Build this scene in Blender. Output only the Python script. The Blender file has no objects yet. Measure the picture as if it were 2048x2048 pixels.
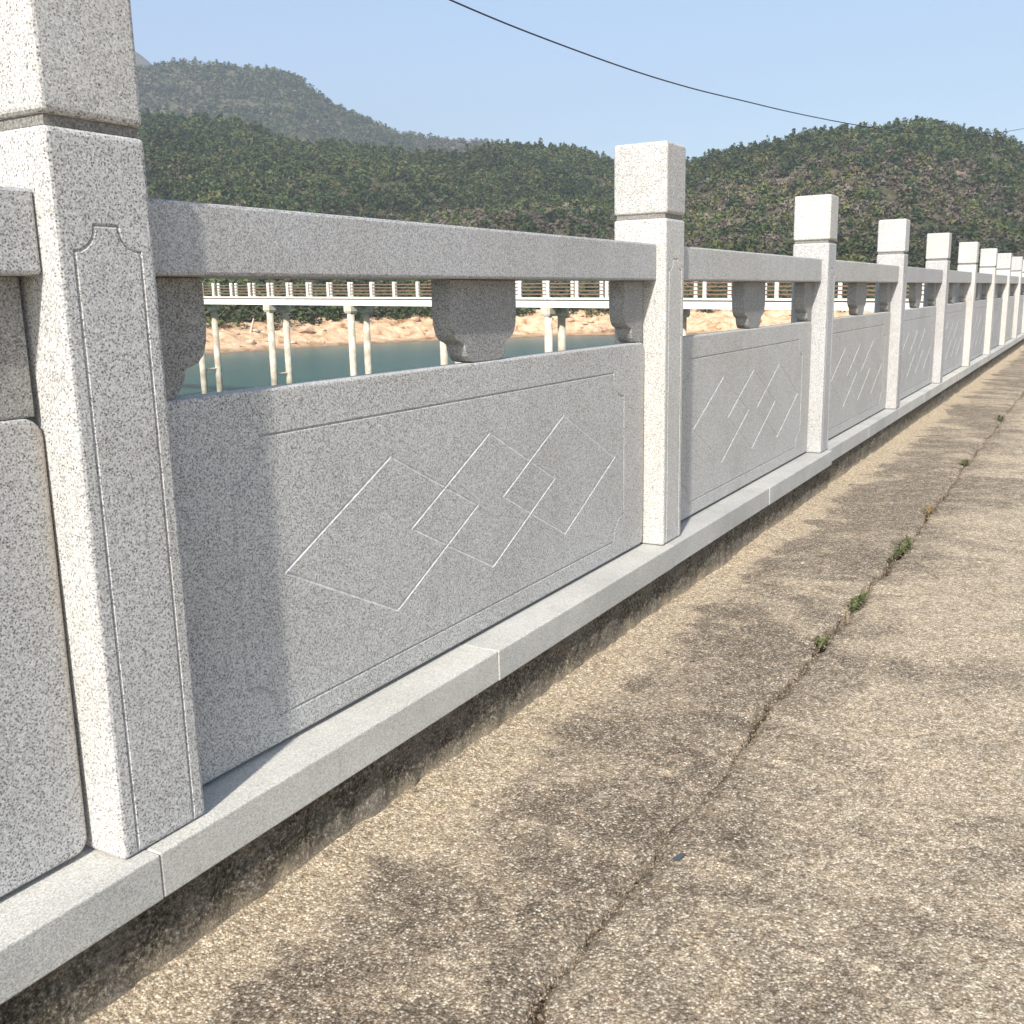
import bpy, bmesh, math, random
import numpy as np
from mathutils import Vector, Matrix

random.seed(7)
RNG = np.random.default_rng(11)
scene = bpy.context.scene
COL = scene.collection

# ---------------------------------------------------------------- camera
CAM = np.array([-1.0693, -1.4427, 0.9779])
YAW, PITCH, ROLL = math.radians(30.177), math.radians(11.974), math.radians(-1.2506)
FPX = 2022.1                                   # focal length in photo pixels (2048 wide)
_f = np.array([math.cos(YAW)*math.cos(PITCH), math.sin(YAW)*math.cos(PITCH), -math.sin(PITCH)])
_r = np.array([math.sin(YAW), -math.cos(YAW), 0.0])
_u = np.cross(_r, _f)
FWD = _f
RGT = math.cos(ROLL)*_r + math.sin(ROLL)*_u
UPV = -math.sin(ROLL)*_r + math.cos(ROLL)*_u
cam_data = bpy.data.cameras.new('camera')
cam_data.sensor_fit = 'HORIZONTAL'
cam_data.sensor_width = 36.0
cam_data.lens = FPX/2048*36
cam_data.clip_start = 0.05
cam_data.clip_end = 9000
cam = bpy.data.objects.new('camera', cam_data)
COL.objects.link(cam)
cam.matrix_world = Matrix(((RGT[0], UPV[0], -FWD[0], CAM[0]),
                           (RGT[1], UPV[1], -FWD[1], CAM[1]),
                           (RGT[2], UPV[2], -FWD[2], CAM[2]),
                           (0, 0, 0, 1)))
scene.camera = cam

# ---------------------------------------------------------------- sky, sun, exposure
SUN_DIR = Vector((-1.0, -0.235, 0.76)).normalized()        # towards the sun
SUN_EL = math.asin(SUN_DIR.z)
world = bpy.data.worlds.new('World')
scene.world = world
world.use_nodes = True
nt = world.node_tree
bg = nt.nodes['Background']
sky = nt.nodes.new('ShaderNodeTexSky')
sky.sky_type = 'NISHITA'
sky.sun_disc = False
sky.sun_elevation = SUN_EL
sky.sun_rotation = math.atan2(SUN_DIR.x, SUN_DIR.y)
sky.altitude = 100
sky.air_density = 1.0
sky.dust_density = 1.5
sky.ozone_density = 1.4
nt.links.new(sky.outputs[0], bg.inputs[0])
bg.inputs[1].default_value = 0.110
sun_data = bpy.data.lights.new('sun', 'SUN')
sun_data.energy = 4.6
sun_data.angle = math.radians(1.6)
sun_data.color = (1.0, 0.955, 0.89)
sun = bpy.data.objects.new('sun', sun_data)
COL.objects.link(sun)
sun.rotation_euler = SUN_DIR.to_track_quat('Z', 'Y').to_euler()
scene.view_settings.view_transform = 'Standard'
scene.view_settings.look = 'None'
scene.view_settings.gamma = 1.0
scene.view_settings.exposure = 1.0
scene.cycles.volume_bounces = 0
scene.cycles.max_bounces = 5
scene.cycles.diffuse_bounces = 3

# ---------------------------------------------------------------- helpers
def ray(u, v):
    return FWD + RGT*(u-1024)/FPX - UPV*(v-1024)/FPX

def at(u, v, depth):
    return CAM + ray(u, v)*depth

def link(o, parent=None):
    COL.objects.link(o)
    if parent is not None:
        o.parent = parent
    return o

def tag(o, label=None, cat=None, group=None, kind=None):
    if label: o['label'] = label
    if cat: o['category'] = cat
    if group: o['group'] = group
    if kind: o['kind'] = kind
    return o

def empty(name, loc=(0, 0, 0)):
    o = bpy.data.objects.new(name, None)
    o.location = loc
    o.empty_display_size = 0.1
    return link(o)

def mesh_np(name, verts, faces, mat=None, smooth=False):
    me = bpy.data.meshes.new(name)
    verts = np.asarray(verts, dtype=np.float32)
    faces = np.asarray(faces, dtype=np.int32)
    k = faces.shape[1]
    me.vertices.add(len(verts))
    me.vertices.foreach_set('co', verts.ravel())
    me.loops.add(faces.size)
    me.loops.foreach_set('vertex_index', faces.ravel())
    me.polygons.add(len(faces))
    me.polygons.foreach_set('loop_start', np.arange(len(faces), dtype=np.int32)*k)
    if smooth:
        me.polygons.foreach_set('use_smooth', np.ones(len(faces), dtype=bool))
    me.update(calc_edges=True)
    me.validate()
    if mat: me.materials.append(mat)
    return me

def obj(name, me, parent=None, loc=None, rotz=None):
    o = bpy.data.objects.new(name, me)
    if loc is not None: o.location = loc
    if rotz is not None: o.rotation_euler.z = rotz
    return link(o, parent)

def bm_mesh(name, bm, mat=None, smooth=False):
    me = bpy.data.meshes.new(name)
    bmesh.ops.recalc_face_normals(bm, faces=bm.faces)
    bm.to_mesh(me)
    bm.free()
    if mat: me.materials.append(mat)
    if smooth:
        me.polygons.foreach_set('use_smooth', np.ones(len(me.polygons), dtype=bool))
    return me

def add_box(bm, x0, x1, y0, y1, z0, z1, bevel=0.0, seg=2):
    r = bmesh.ops.create_cube(bm, size=1.0)
    vs = r['verts']
    for v in vs:
        v.co = Vector(((x0+x1)/2 + v.co.x*(x1-x0), (y0+y1)/2 + v.co.y*(y1-y0), (z0+z1)/2 + v.co.z*(z1-z0)))
    if bevel > 0:
        es = list({e for v in vs for e in v.link_edges})
        bmesh.ops.bevel(bm, geom=es, offset=bevel, segments=seg, affect='EDGES', profile=0.5)

def add_prism(bm, outline, y0, y1, bevel=0.0):
    """outline in (x,z), extruded along y"""
    a = [bm.verts.new((x, y0, z)) for x, z in outline]
    f = bm.faces.new(a)
    r = bmesh.ops.extrude_face_region(bm, geom=[f])
    vs = [g for g in r['geom'] if isinstance(g, bmesh.types.BMVert)]
    bmesh.ops.translate(bm, verts=vs, vec=(0, y1-y0, 0))
    if bevel > 0:
        es = [e for e in bm.edges if abs(e.verts[0].co.y-e.verts[1].co.y) < 1e-6]
        bmesh.ops.bevel(bm, geom=es, offset=bevel, segments=2, affect='EDGES', profile=0.5)

def add_tube(bm, p, q, r0, r1=None, n=8, caps=True):
    r1 = r0 if r1 is None else r1
    p, q = Vector(p), Vector(q)
    d = (q-p).normalized()
    a = d.orthogonal().normalized()
    b = d.cross(a)
    A = [bm.verts.new(p + (a*math.cos(t) + b*math.sin(t))*r0) for t in [2*math.pi*i/n for i in range(n)]]
    B = [bm.verts.new(q + (a*math.cos(t) + b*math.sin(t))*r1) for t in [2*math.pi*i/n for i in range(n)]]
    for i in range(n):
        bm.faces.new((A[i], A[(i+1) % n], B[(i+1) % n], B[i]))
    if caps:
        bm.faces.new(A[::-1]); bm.faces.new(B)

# value noise ------------------------------------------------------
_perm = RNG.random((256, 256)).astype(np.float64)
def vnoise(x, y):
    x = np.asarray(x, float); y = np.asarray(y, float)
    xi = np.floor(x).astype(int); yi = np.floor(y).astype(int)
    fx = x-xi; fy = y-yi
    fx = fx*fx*(3-2*fx); fy = fy*fy*(3-2*fy)
    g = lambda a, b: _perm[a & 255, b & 255]
    return ((g(xi, yi)*(1-fx)+g(xi+1, yi)*fx)*(1-fy) + (g(xi, yi+1)*(1-fx)+g(xi+1, yi+1)*fx)*fy)*2-1
def fbm(x, y, o=4):
    s = 0; a = 1; t = 0
    for i in range(o):
        s = s + a*vnoise(x*2**i+17.3*i, y*2**i-9.1*i); t += a; a *= 0.5
    return s/t

def grid_faces(ni, nj):
    i, j = np.meshgrid(np.arange(ni-1), np.arange(nj-1), indexing='ij')
    a = (i*nj+j).ravel()
    return np.stack([a, a+nj, a+nj+1, a+1], 1)

# ---------------------------------------------------------------- material helpers
def new_mat(name, rough=0.8, spec=0.3):
    m = bpy.data.materials.new(name)
    m.use_nodes = True
    b = m.node_tree.nodes['Principled BSDF']
    b.inputs['Roughness'].default_value = rough
    b.inputs['Specular IOR Level'].default_value = spec
    return m, m.node_tree, b

class NT:
    def __init__(s, nt): s.nt = nt
    def n(s, t, **kw):
        nd = s.nt.nodes.new(t)
        for k, v in kw.items(): setattr(nd, k, v)
        return nd
    def l(s, a, b): s.nt.links.new(a, b)
    def coord(s, vary=True):
        tc = s.n('ShaderNodeTexCoord')
        if not vary: return tc.outputs['Object']
        oi = s.n('ShaderNodeObjectInfo')
        m = s.n('ShaderNodeMath', operation='MULTIPLY'); m.inputs[1].default_value = 57.0
        s.l(oi.outputs['Random'], m.inputs[0])
        a = s.n('ShaderNodeVectorMath', operation='ADD')
        s.l(tc.outputs['Object'], a.inputs[0]); s.l(m.outputs[0], a.inputs[1])
        return a.outputs[0]
    def noise(s, co, scale, detail=3, rough=0.55, dist=0.0):
        n = s.n('ShaderNodeTexNoise')
        n.inputs['Scale'].default_value = scale; n.inputs['Detail'].default_value = detail
        n.inputs['Roughness'].default_value = rough; n.inputs['Distortion'].default_value = dist
        s.l(co, n.inputs['Vector']); return n
    def voro(s, co, scale, feature='F1', rnd=1.0):
        n = s.n('ShaderNodeTexVoronoi', feature=feature)
        n.inputs['Scale'].default_value = scale; n.inputs['Randomness'].default_value = rnd
        s.l(co, n.inputs['Vector']); return n
    def ramp(s, fac, stops, interp='LINEAR'):
        r = s.n('ShaderNodeValToRGB'); r.color_ramp.interpolation = interp
        e = r.color_ramp.elements
        while len(e) < len(stops): e.new(0.5)
        for el, (p, c) in zip(e, stops):
            el.position = p
            el.color = (c, c, c, 1) if isinstance(c, (int, float)) else (*c, 1)
        s.l(fac, r.inputs[0]); return r.outputs[0]
    def mix(s, fac, a, b, mode='MIX'):
        m = s.n('ShaderNodeMix', data_type='RGBA', blend_type=mode)
        if isinstance(fac, (int, float)): m.inputs[0].default_value = fac
        else: s.l(fac, m.inputs[0])
        for sock, v in ((m.inputs[6], a), (m.inputs[7], b)):
            if isinstance(v, tuple): sock.default_value = (*v, 1)
            else: s.l(v, sock)
        return m.outputs[2]
    def math(s, op, a, b=None):
        m = s.n('ShaderNodeMath', operation=op)
        for i, v in enumerate((a, b)):
            if v is None: continue
            if isinstance(v, (int, float)): m.inputs[i].default_value = v
            else: s.l(v, m.inputs[i])
        return m.outputs[0]
    def warp(s, co, scale, amt):
        n = s.noise(co, scale, 2)
        a = s.n('ShaderNodeVectorMath', operation='SUBTRACT'); a.inputs[1].default_value = (0.5, 0.5, 0.5)
        s.l(n.outputs['Color'], a.inputs[0])
        b = s.n('ShaderNodeVectorMath', operation='SCALE'); b.inputs['Scale'].default_value = amt
        s.l(a.outputs[0], b.inputs[0])
        c = s.n('ShaderNodeVectorMath', operation='ADD'); s.l(co, c.inputs[0]); s.l(b.outputs[0], c.inputs[1])
        return c.outputs[0]
    def bump(s, h, strength, dist, bsdf):
        b = s.n('ShaderNodeBump'); b.inputs['Strength'].default_value = strength; b.inputs['Distance'].default_value = dist
        s.l(h, b.inputs['Height']); s.l(b.outputs[0], bsdf.inputs['Normal'])

def granite(name, grain=400, tones=(0.065, 0.31, 0.50, 0.62), tint=(1.0, 0.985, 0.955), stain=(0.78, 0.75, 0.70), stain_amt=0.5, spec=0.5, joint=None):
    m, t, b = new_mat(name, 0.78, 0.25)
    N = NT(t)
    co = N.coord()
    w = N.warp(co, grain*1.1, 1.1/grain)
    v = N.voro(w, grain)
    sep = N.n('ShaderNodeSeparateColor'); N.l(v.outputs['Color'], sep.inputs[0])
    c = lambda k: tuple(tones[k]*tint[i] for i in range(3))
    base = N.ramp(sep.outputs[0], [(0.0, c(1)), (0.20, c(1)), (0.38, c(2)), (0.70, c(2)), (0.90, c(3))])
    # scattered larger biotite grains
    v3 = N.voro(N.warp(co, grain*0.8, 1.6/grain), grain*0.55)
    sep3 = N.n('ShaderNodeSeparateColor'); N.l(v3.outputs['Color'], sep3.inputs[0])
    bio = N.math('MULTIPLY', N.ramp(sep3.outputs[1], [(0.60, 0.0), (0.70, 1.0)]), N.ramp(v3.outputs['Distance'], [(0.28, 1.0), (0.44, 0.0)]))
    base = N.mix(N.math('MULTIPLY', bio, spec+0.3), base, c(0))
    v2 = N.noise(co, grain*0.55, 3, 0.75)
    base = N.mix(spec, base, N.ramp(v2.outputs[0], [(0.32, 0.45), (0.47, 0.95), (0.7, 1.15)]), 'MULTIPLY')
    # each block a little lighter or darker, cloudy weathering, faint rain streaks
    oi = N.n('ShaderNodeObjectInfo')
    base = N.mix(1.0, base, N.ramp(oi.outputs['Random'], [(0.0, (0.88, 0.885, 0.90)), (0.5, (1.0, 1.0, 0.99)), (1.0, (1.07, 1.05, 1.0))]), 'MULTIPLY')
    big = N.noise(co, 2.3, 6, 0.65)
    base = N.mix(N.math('MULTIPLY', N.ramp(big.outputs[0], [(0.42, 0.0), (0.70, 1.0)]), stain_amt), base, stain, 'MULTIPLY')
    mp = N.n('ShaderNodeMapping'); mp.inputs['Scale'].default_value = (26, 26, 1.1); N.l(co, mp.inputs[0])
    st = N.noise(mp.outputs[0], 1.0, 4, 0.6)
    sm = N.noise(co, 1.1, 2, 0.5)
    stk = N.math('MULTIPLY', N.ramp(st.outputs[0], [(0.54, 0.0), (0.74, 0.35)]), N.ramp(sm.outputs[0], [(0.42, 0.0), (0.62, 1.0)]))
    base = N.mix(stk, base, (0.68, 0.65, 0.60), 'MULTIPLY')
    if joint:       # tan grout and soil smeared along both ends of a block
        tc = N.n('ShaderNodeTexCoord'); sx = N.n('ShaderNodeSeparateXYZ'); N.l(tc.outputs['Object'], sx.inputs[0])
        d = N.math('ABSOLUTE', N.math('SUBTRACT', sx.outputs[0], joint[0]))
        d = N.math('ADD', d, N.math('MULTIPLY', N.math('SUBTRACT', big.outputs[0], 0.5), 0.05))
        d = N.math('DIVIDE', N.math('SUBTRACT', d, joint[1]-0.035), 0.035)
        base = N.mix(N.ramp(d, [(0.2, 0.0), (1.0, 0.6)]), base, (0.42, 0.34, 0.24))
    N.l(base, b.inputs['Base Color'])
    N.bump(v2.outputs[0], 0.22, 0.003, b)
    return m

M = {}
M['granite'] = granite('grey_granite')
M['granite_panel'] = granite('grey_granite_panel', joint=(1.3985, 1.2))
M['granite_bracket_shaded'] = granite('grey_granite_bracket_shaded', tones=(0.07, 0.18, 0.30, 0.40))  # same granite in darker tones: shade under the handrail painted into the brackets
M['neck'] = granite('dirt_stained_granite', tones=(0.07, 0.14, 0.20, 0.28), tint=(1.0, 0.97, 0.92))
M['ledge'] = granite('cream_granite', grain=420, tones=(0.26, 0.41, 0.53, 0.63), tint=(1.0, 0.975, 0.905), stain=(0.70, 0.71, 0.70), stain_amt=0.7, spec=0.3)

def plain(name, col, rough=0.7, var=0.25, scale=3.0, var_col=None, bump=0.0):
    m, t, b = new_mat(name, rough)
    N = NT(t); co = N.coord()
    n = N.noise(co, scale, 5, 0.6)
    c2 = var_col or tuple(x*(1-var) for x in col)
    N.l(N.mix(N.ramp(n.outputs[0], [(0.35, 0.0), (0.65, 1.0)]), col, c2), b.inputs['Base Color'])
    if bump:
        N.bump(n.outputs[0], 0.5, bump, b)
    return m

M['carved'] = plain('freshly_cut_stone', (0.66, 0.655, 0.64), 0.8, 0.35, 60)

# concrete pavement ------------------------------------------------
def make_concrete():
    m, t, b = new_mat('weathered_concrete', 0.9, 0.15)
    N = NT(t); co = N.coord(False)
    w = N.warp(co, 120, 0.007)
    v = N.voro(w, 160)
    sep = N.n('ShaderNodeSeparateColor'); N.l(v.outputs['Color'], sep.inputs[0])
    fine = N.noise(co, 215, 6, 0.82)
    med = N.noise(co, 8.0, 8, 0.70, 0.5)
    mortar = N.ramp(v.outputs['Distance'], [(0.30, 0.0), (0.66, 1.0)])
    grain = N.ramp(fine.outputs[0], [(0.38, 0.10), (0.46, 0.70), (0.53, 1.08), (0.62, 2.0)])
    # exposed aggregate: grey-brown mortar with pale stones
    agg = N.mix(N.math('MULTIPLY', mortar, 0.85), N.ramp(sep.outputs[1], [(0.0, (0.17, 0.135, 0.10)), (0.45, (0.33, 0.275, 0.215)), (0.75, (0.46, 0.395, 0.315)), (1.0, (0.80, 0.73, 0.60))]), (0.115, 0.090, 0.068))
    agg = N.mix(0.72, agg, grain, 'MULTIPLY')
    # pale sandy laitance
    sand = N.mix(N.math('MULTIPLY', mortar, 0.55), N.ramp(sep.outputs[1], [(0.0, (0.43, 0.345, 0.245)), (0.5, (0.64, 0.545, 0.41)), (1.0, (0.90, 0.81, 0.65))]), (0.26, 0.195, 0.13))
    sand = N.mix(0.66, sand, grain, 'MULTIPLY')
    mp = N.n('ShaderNodeMapping'); mp.inputs['Scale'].default_value = (1.0, 0.62, 1.0); mp.inputs['Rotation'].default_value = (0, 0, 0.35)
    N.l(co, mp.inputs[0])
    big = N.noise(mp.outputs[0], 1.9, 9, 0.66, 1.1)
    sx = N.n('ShaderNodeSeparateXYZ'); N.l(co, sx.inputs[0])
    yw = N.math('ADD', sx.outputs[1], N.math('MULTIPLY', N.math('SUBTRACT', big.outputs[0], 0.5), 0.45))
    def rng_(i0, i1, o0, o1):
        r = N.n('ShaderNodeMapRange'); r.interpolation_type = 'SMOOTHSTEP'
        for i, q in enumerate((i0, i1, o0, o1)): r.inputs[1+i].default_value = q
        N.l(yw, r.inputs[0]); return r.outputs[0]
    edge = rng_(-0.20, -0.07, 0.0, 0.36)          # sand gathered along the foot of the plinth
    mid = N.math('MULTIPLY', rng_(-0.74, -0.60, 0.0, 1.0), rng_(-0.10, -0.22, 0.0, 1.0))   # bare worn strip beside it
    outer = rng_(-0.72, -1.0, 0.0, 0.12)
    k = N.math('ADD', N.math('ADD', N.math('ADD', 0.5, N.math('MULTIPLY', N.math('SUBTRACT', big.outputs[0], 0.5), 1.45)), N.math('MULTIPLY', N.math('SUBTRACT', med.outputs[0], 0.5), 0.55)), N.math('ADD', edge, outer))
    k = N.math('SUBTRACT', k, N.math('MULTIPLY', mid, 0.085))
    k = N.ramp(k, [(0.36, 0.05), (0.50, 0.45), (0.66, 0.95)])
    sand = N.mix(N.math('MULTIPLY', edge, 0.5), sand, N.mix(1.0, sand, (1.16, 1.06, 0.86), 'MULTIPLY'))
    col = N.mix(k, agg, sand)
    # pale tide marks: meandering lines where puddles dried
    tide = N.noise(mp.outputs[0], 1.35, 6, 0.55, 1.5)
    tl = N.ramp(tide.outputs[0], [(0.455, 0.0), (0.475, 0.55), (0.49, 0.0), (0.555, 0.0), (0.575, 0.45), (0.60, 0.0)])
    tl = N.math('MULTIPLY', tl, N.ramp(med.outputs[0], [(0.40, 0.0), (0.58, 1.0)]))
    col = N.mix(tl, col, N.mix(1.0, sand, (1.2, 1.15, 1.1), 'MULTIPLY'))
    mot = N.noise(co, 55, 6, 0.7)
    col = N.mix(0.8, col, N.ramp(mot.outputs[0], [(0.36, 0.55), (0.5, 1.0), (0.62, 1.3)]), 'MULTIPLY')
    # dark damp-looking grime in pits
    pit = N.noise(co, 26, 6, 0.72)
    col = N.mix(N.ramp(pit.outputs[0], [(0.58, 0.0), (0.70, 0.55)]), col, N.mix(1.0, col, (0.42, 0.36, 0.31), 'MULTIPLY'))
    col = N.mix(1.0, col, (1.01, 0.985, 0.945), 'MULTIPLY')
    N.l(col, b.inputs['Base Color'])
    h = N.math('ADD', N.math('MULTIPLY', v.outputs['Distance'], -0.8), N.math('ADD', N.math('MULTIPLY', fine.outputs[0], 0.9), N.math('MULTIPLY', med.outputs[0], 1.2)))
    N.bump(h, 0.9, 0.007, b)
    return m
M['concrete'] = make_concrete()
M['dirt'] = plain('crack_dirt', (0.10, 0.075, 0.05), 0.95, 0.5, 40, bump=0.01)

def make_plinth():
    m, t, b = new_mat('mossy_plinth', 0.95, 0.1)
    N = NT(t); co = N.coord(False)
    n1 = N.noise(co, 95, 6, 0.78, 0.3)
    n2 = N.noise(co, 6.0, 5, 0.65)
    n3 = N.noise(co, 230, 4, 0.75)
    c = N.ramp(n1.outputs[0], [(0.36, (0.028, 0.024, 0.018)), (0.49, (0.095, 0.080, 0.060)), (0.57, (0.20, 0.175, 0.135)), (0.66, (0.48, 0.43, 0.34))])
    c = N.mix(N.ramp(n2.outputs[0], [(0.45, 0.0), (0.66, 0.6)]), c, (0.24, 0.215, 0.175))
    c = N.mix(N.ramp(n2.outputs[0], [(0.30, 0.5), (0.42, 0.0)]), c, (0.055, 0.060, 0.030))
    c = N.mix(0.75, c, N.ramp(n3.outputs[0], [(0.34, 0.3), (0.5, 0.95), (0.66, 1.9)]), 'MULTIPLY')
    sx = N.n('ShaderNodeSeparateXYZ'); N.l(co, sx.inputs[0])
    zz = N.math('ADD', sx.outputs[2], N.math('MULTIPLY', N.math('SUBTRACT', n2.outputs[0], 0.5), 0.12))
    r = N.n('ShaderNodeMapRange'); r.inputs[1].default_value = -0.205; r.inputs[2].default_value = -0.265; N.l(zz, r.inputs[0])
    c = N.mix(N.math('MULTIPLY', r.outputs[0], 0.85), c, N.mix(1.0, (0.50, 0.41, 0.29), N.ramp(n3.outputs[0], [(0.34, 0.35), (0.66, 1.4)]), 'MULTIPLY'))
    N.l(c, b.inputs['Base Color'])
    N.bump(n1.outputs[0], 0.8, 0.012, b)
    return m
M['plinth'] = make_plinth()
M['white_paint'] = plain('weathered_white_paint', (0.78, 0.75, 0.69), 0.6, 0.2, 1.3, (0.60, 0.56, 0.48))
M['column'] = plain('stained_column_concrete', (0.62, 0.57, 0.47), 0.85, 0.4, 1.6, (0.36, 0.31, 0.23))
M['bridge_bar'] = plain('brown_bars', (0.19, 0.125, 0.085), 0.7, 0.3, 4)
M['bridge_dark'] = plain('bridge_slab_concrete', (0.10, 0.085, 0.07), 0.9, 0.3, 2)
M['cable'] = plain('black_cable', (0.035, 0.035, 0.04), 0.5, 0.1, 5)

# ================================================================= SETTING
ZG = -0.264
L = 2.6
NPOST = 12                         # posts beyond the first
X0, X1 = -2.6, L*(NPOST-1)+0.4

# pavement ---------------------------------------------------------
pav_v = np.array([(-30, -40, ZG-0.055), (90, -40, ZG-0.055), (90, 0.15, ZG-0.055), (-30, 0.15, ZG-0.055)])
pavement = obj('pavement', mesh_np('pavement', pav_v, [[0, 1, 2, 3]], M['dirt']))
tag(pavement, kind='structure')

def crack_y(x):
    return -0.668 + 0.034*fbm(x*0.9, x*0+3.3, 3) + 0.030*fbm(x*5.0, x*0+8.8, 4)
def crack_gap(x):
    g = 0.016*fbm(x*1.6+5, x*0+1.7, 3) + 0.010*fbm(x*14, x*0+2.2, 3)
    near = 0.010*np.exp(-((x-0.10)/0.25)**2)
    return np.clip(0.0060+1.25*g+near, 0.0008, 0.032)

xs = np.concatenate([np.linspace(-30, -3, 30)[:-1], np.linspace(-3, 9, 900)[:-1], np.linspace(9, 34, 500)[:-1], np.linspace(34, 90, 40)])
def slab(name, side):
    if side > 0:      # between crack and plinth
        s = np.concatenate([[0, 0, 0.006, 0.02], np.linspace(0.035, 1.0, 38)])
    else:
        s = np.concatenate([[0, 0, 0.0006, 0.0016], np.linspace(0.004, 0.10, 60), np.linspace(0.11, 1.0, 30)])
    S, X = np.meshgrid(s, xs)
    yc = crack_y(X); g = crack_gap(X)
    if side > 0:
        ya = yc+g; Y = ya + (0.06-ya)*S
    else:
        ya = yc-g; Y = ya + (-40-ya)*S
    Z = ZG + 0.005*fbm(X*1.7, Y*1.7, 4) + 0.0022*fbm(X*16, Y*16, 3)
    de = np.abs(Y-ya)
    chip = 0.5+0.5*fbm(X*7, Y*0+side*4.4, 3)
    Z = Z - 0.026*chip*np.exp(-(de/0.035)**1.3) + 0.006*fbm(X*45, Y*45, 2)*np.exp(-(de/0.09)**2)
    if side > 0:
        Z = Z + 0.004
        rough = 0.75+0.30*fbm(X*1.6, Y*0+12.0, 3) + 0.45*np.exp(-((X+0.3)/0.5)**2)
        Z = Z + 0.030*np.clip(rough, 0, 1.4)*np.exp(-(np.clip(-0.01-Y, 0, 9)/0.06)**1.2)
    Z[:, 0] = ZG-0.06
    V = np.stack([X, Y, Z], -1).reshape(-1, 3)
    F = grid_faces(len(xs), len(s))
    if side > 0: F = F
    me = mesh_np(name, V, F if side > 0 else F[:, ::-1], M['concrete'], True)
    return obj('concrete_slab', me, pavement)
slab('concrete_slab', 1)
slab('concrete_slab_outer', -1)

# water, lake bed, embankment --------------------------------------
ZW = CAM[2]-6.8
def make_water():
    m, t, b = new_mat('reservoir_water', 0.25, 0.25)
    N = NT(t); co = N.coord(False)
    b.inputs['Base Color'].default_value = (0.038, 0.105, 0.095, 1)
    b.inputs['IOR'].default_value = 1.33
    n = N.noise(co, 1.6, 4, 0.6); n2 = N.noise(co, 0.25, 3, 0.5)
    N.bump(N.math('ADD', n.outputs[0], n2.outputs[0]), 0.35, 0.12, b)
    return m
wv = np.array([(-600, 8.0, ZW), (900, 8.0, ZW), (900, 900, ZW), (-600, 900, ZW)])
water = tag(obj('water', mesh_np('water', wv, [[0, 1, 2, 3]], make_water())), kind='structure')
M['bank'] = plain('embankment_stone', (0.26, 0.22, 0.17), 0.95, 0.4, 1.5, bump=0.1)
ex = np.linspace(-60, 120, 181); es = np.linspace(0, 1, 24)
EX, ES = np.meshgrid(ex, es, indexing='ij')
EY = 0.22 + ES*12.0
EZ = -0.34 - ES*8.2 + 0.18*fbm(EX*0.8, EY*0.8, 4)*np.clip(ES*6, 0, 1)
emb = obj('embankment', mesh_np('embankment', np.stack([EX, EY, EZ], -1).reshape(-1, 3), grid_faces(181, 24), M['bank'], True))
tag(emb, kind='structure')

# hills -------------------------------------------------------------
def az_el(u, v):
    d = ray(u, v); h = math.hypot(d[0], d[1])
    return math.atan2(d[1], d[0]), d[2]/h
def ridge(pts):
    a = np.array([az_el(u, v) for u, v in pts]); a = a[np.argsort(a[:, 0])]
    return lambda az: np.interp(az, a[:, 0], a[:, 1])
RIGHT = ridge([(2900, 470), (2500, 420), (2300, 380), (2160, 335), (2048, 297), (1989, 274), (1958, 272), (1904, 262), (1873, 251), (1791, 253), (1764, 263), (1687, 261),
               (1648, 267), (1590, 278), (1532, 292), (1435, 309), (1379, 325), (1290, 348), (1150, 410), (1000, 480), (800, 560), (600, 600), (300, 615)])
LEFT = ridge([(1800, 560), (1500, 440), (1300, 345), (1217, 318), (1140, 298), (1036, 292), (985, 290), (922, 304), (829, 307), (778, 299), (674, 289),
              (596, 287), (550, 271), (493, 246), (389, 236), (291, 231), (0, 225), (-300, 240), (-800, 330)])
FAR = ridge([(1700, 520), (1400, 400), (1100, 310), (985, 285), (907, 280), (829, 271), (803, 269), (715, 228), (663, 206), (612, 165), (570, 144), (529, 138),
             (467, 133), (405, 125), (363, 124), (312, 130), (200, 150), (0, 190), (-300, 200), (-800, 300)])
FAR2 = ridge([(700, 400), (400, 190), (312, 131), (285, 108), (262, 92), (200, 62), (100, 30), (-200, 60), (-800, 200)])
RHO_S = lambda az: 168 + 0*az
# shore distance by bearing
_sh = np.array([(az_el(u, v)[0], 6.8/(-az_el(u, v)[1])) for u, v in [(200, 724), (440, 706), (650, 693), (850, 682), (1000, 676), (1100, 673), (1240, 669), (1440, 668), (1700, 664), (2048, 650)]])
_sh = _sh[np.argsort(_sh[:, 0])]
shore_rho = lambda az: np.interp(az, _sh[:, 0], _sh[:, 1])

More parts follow.
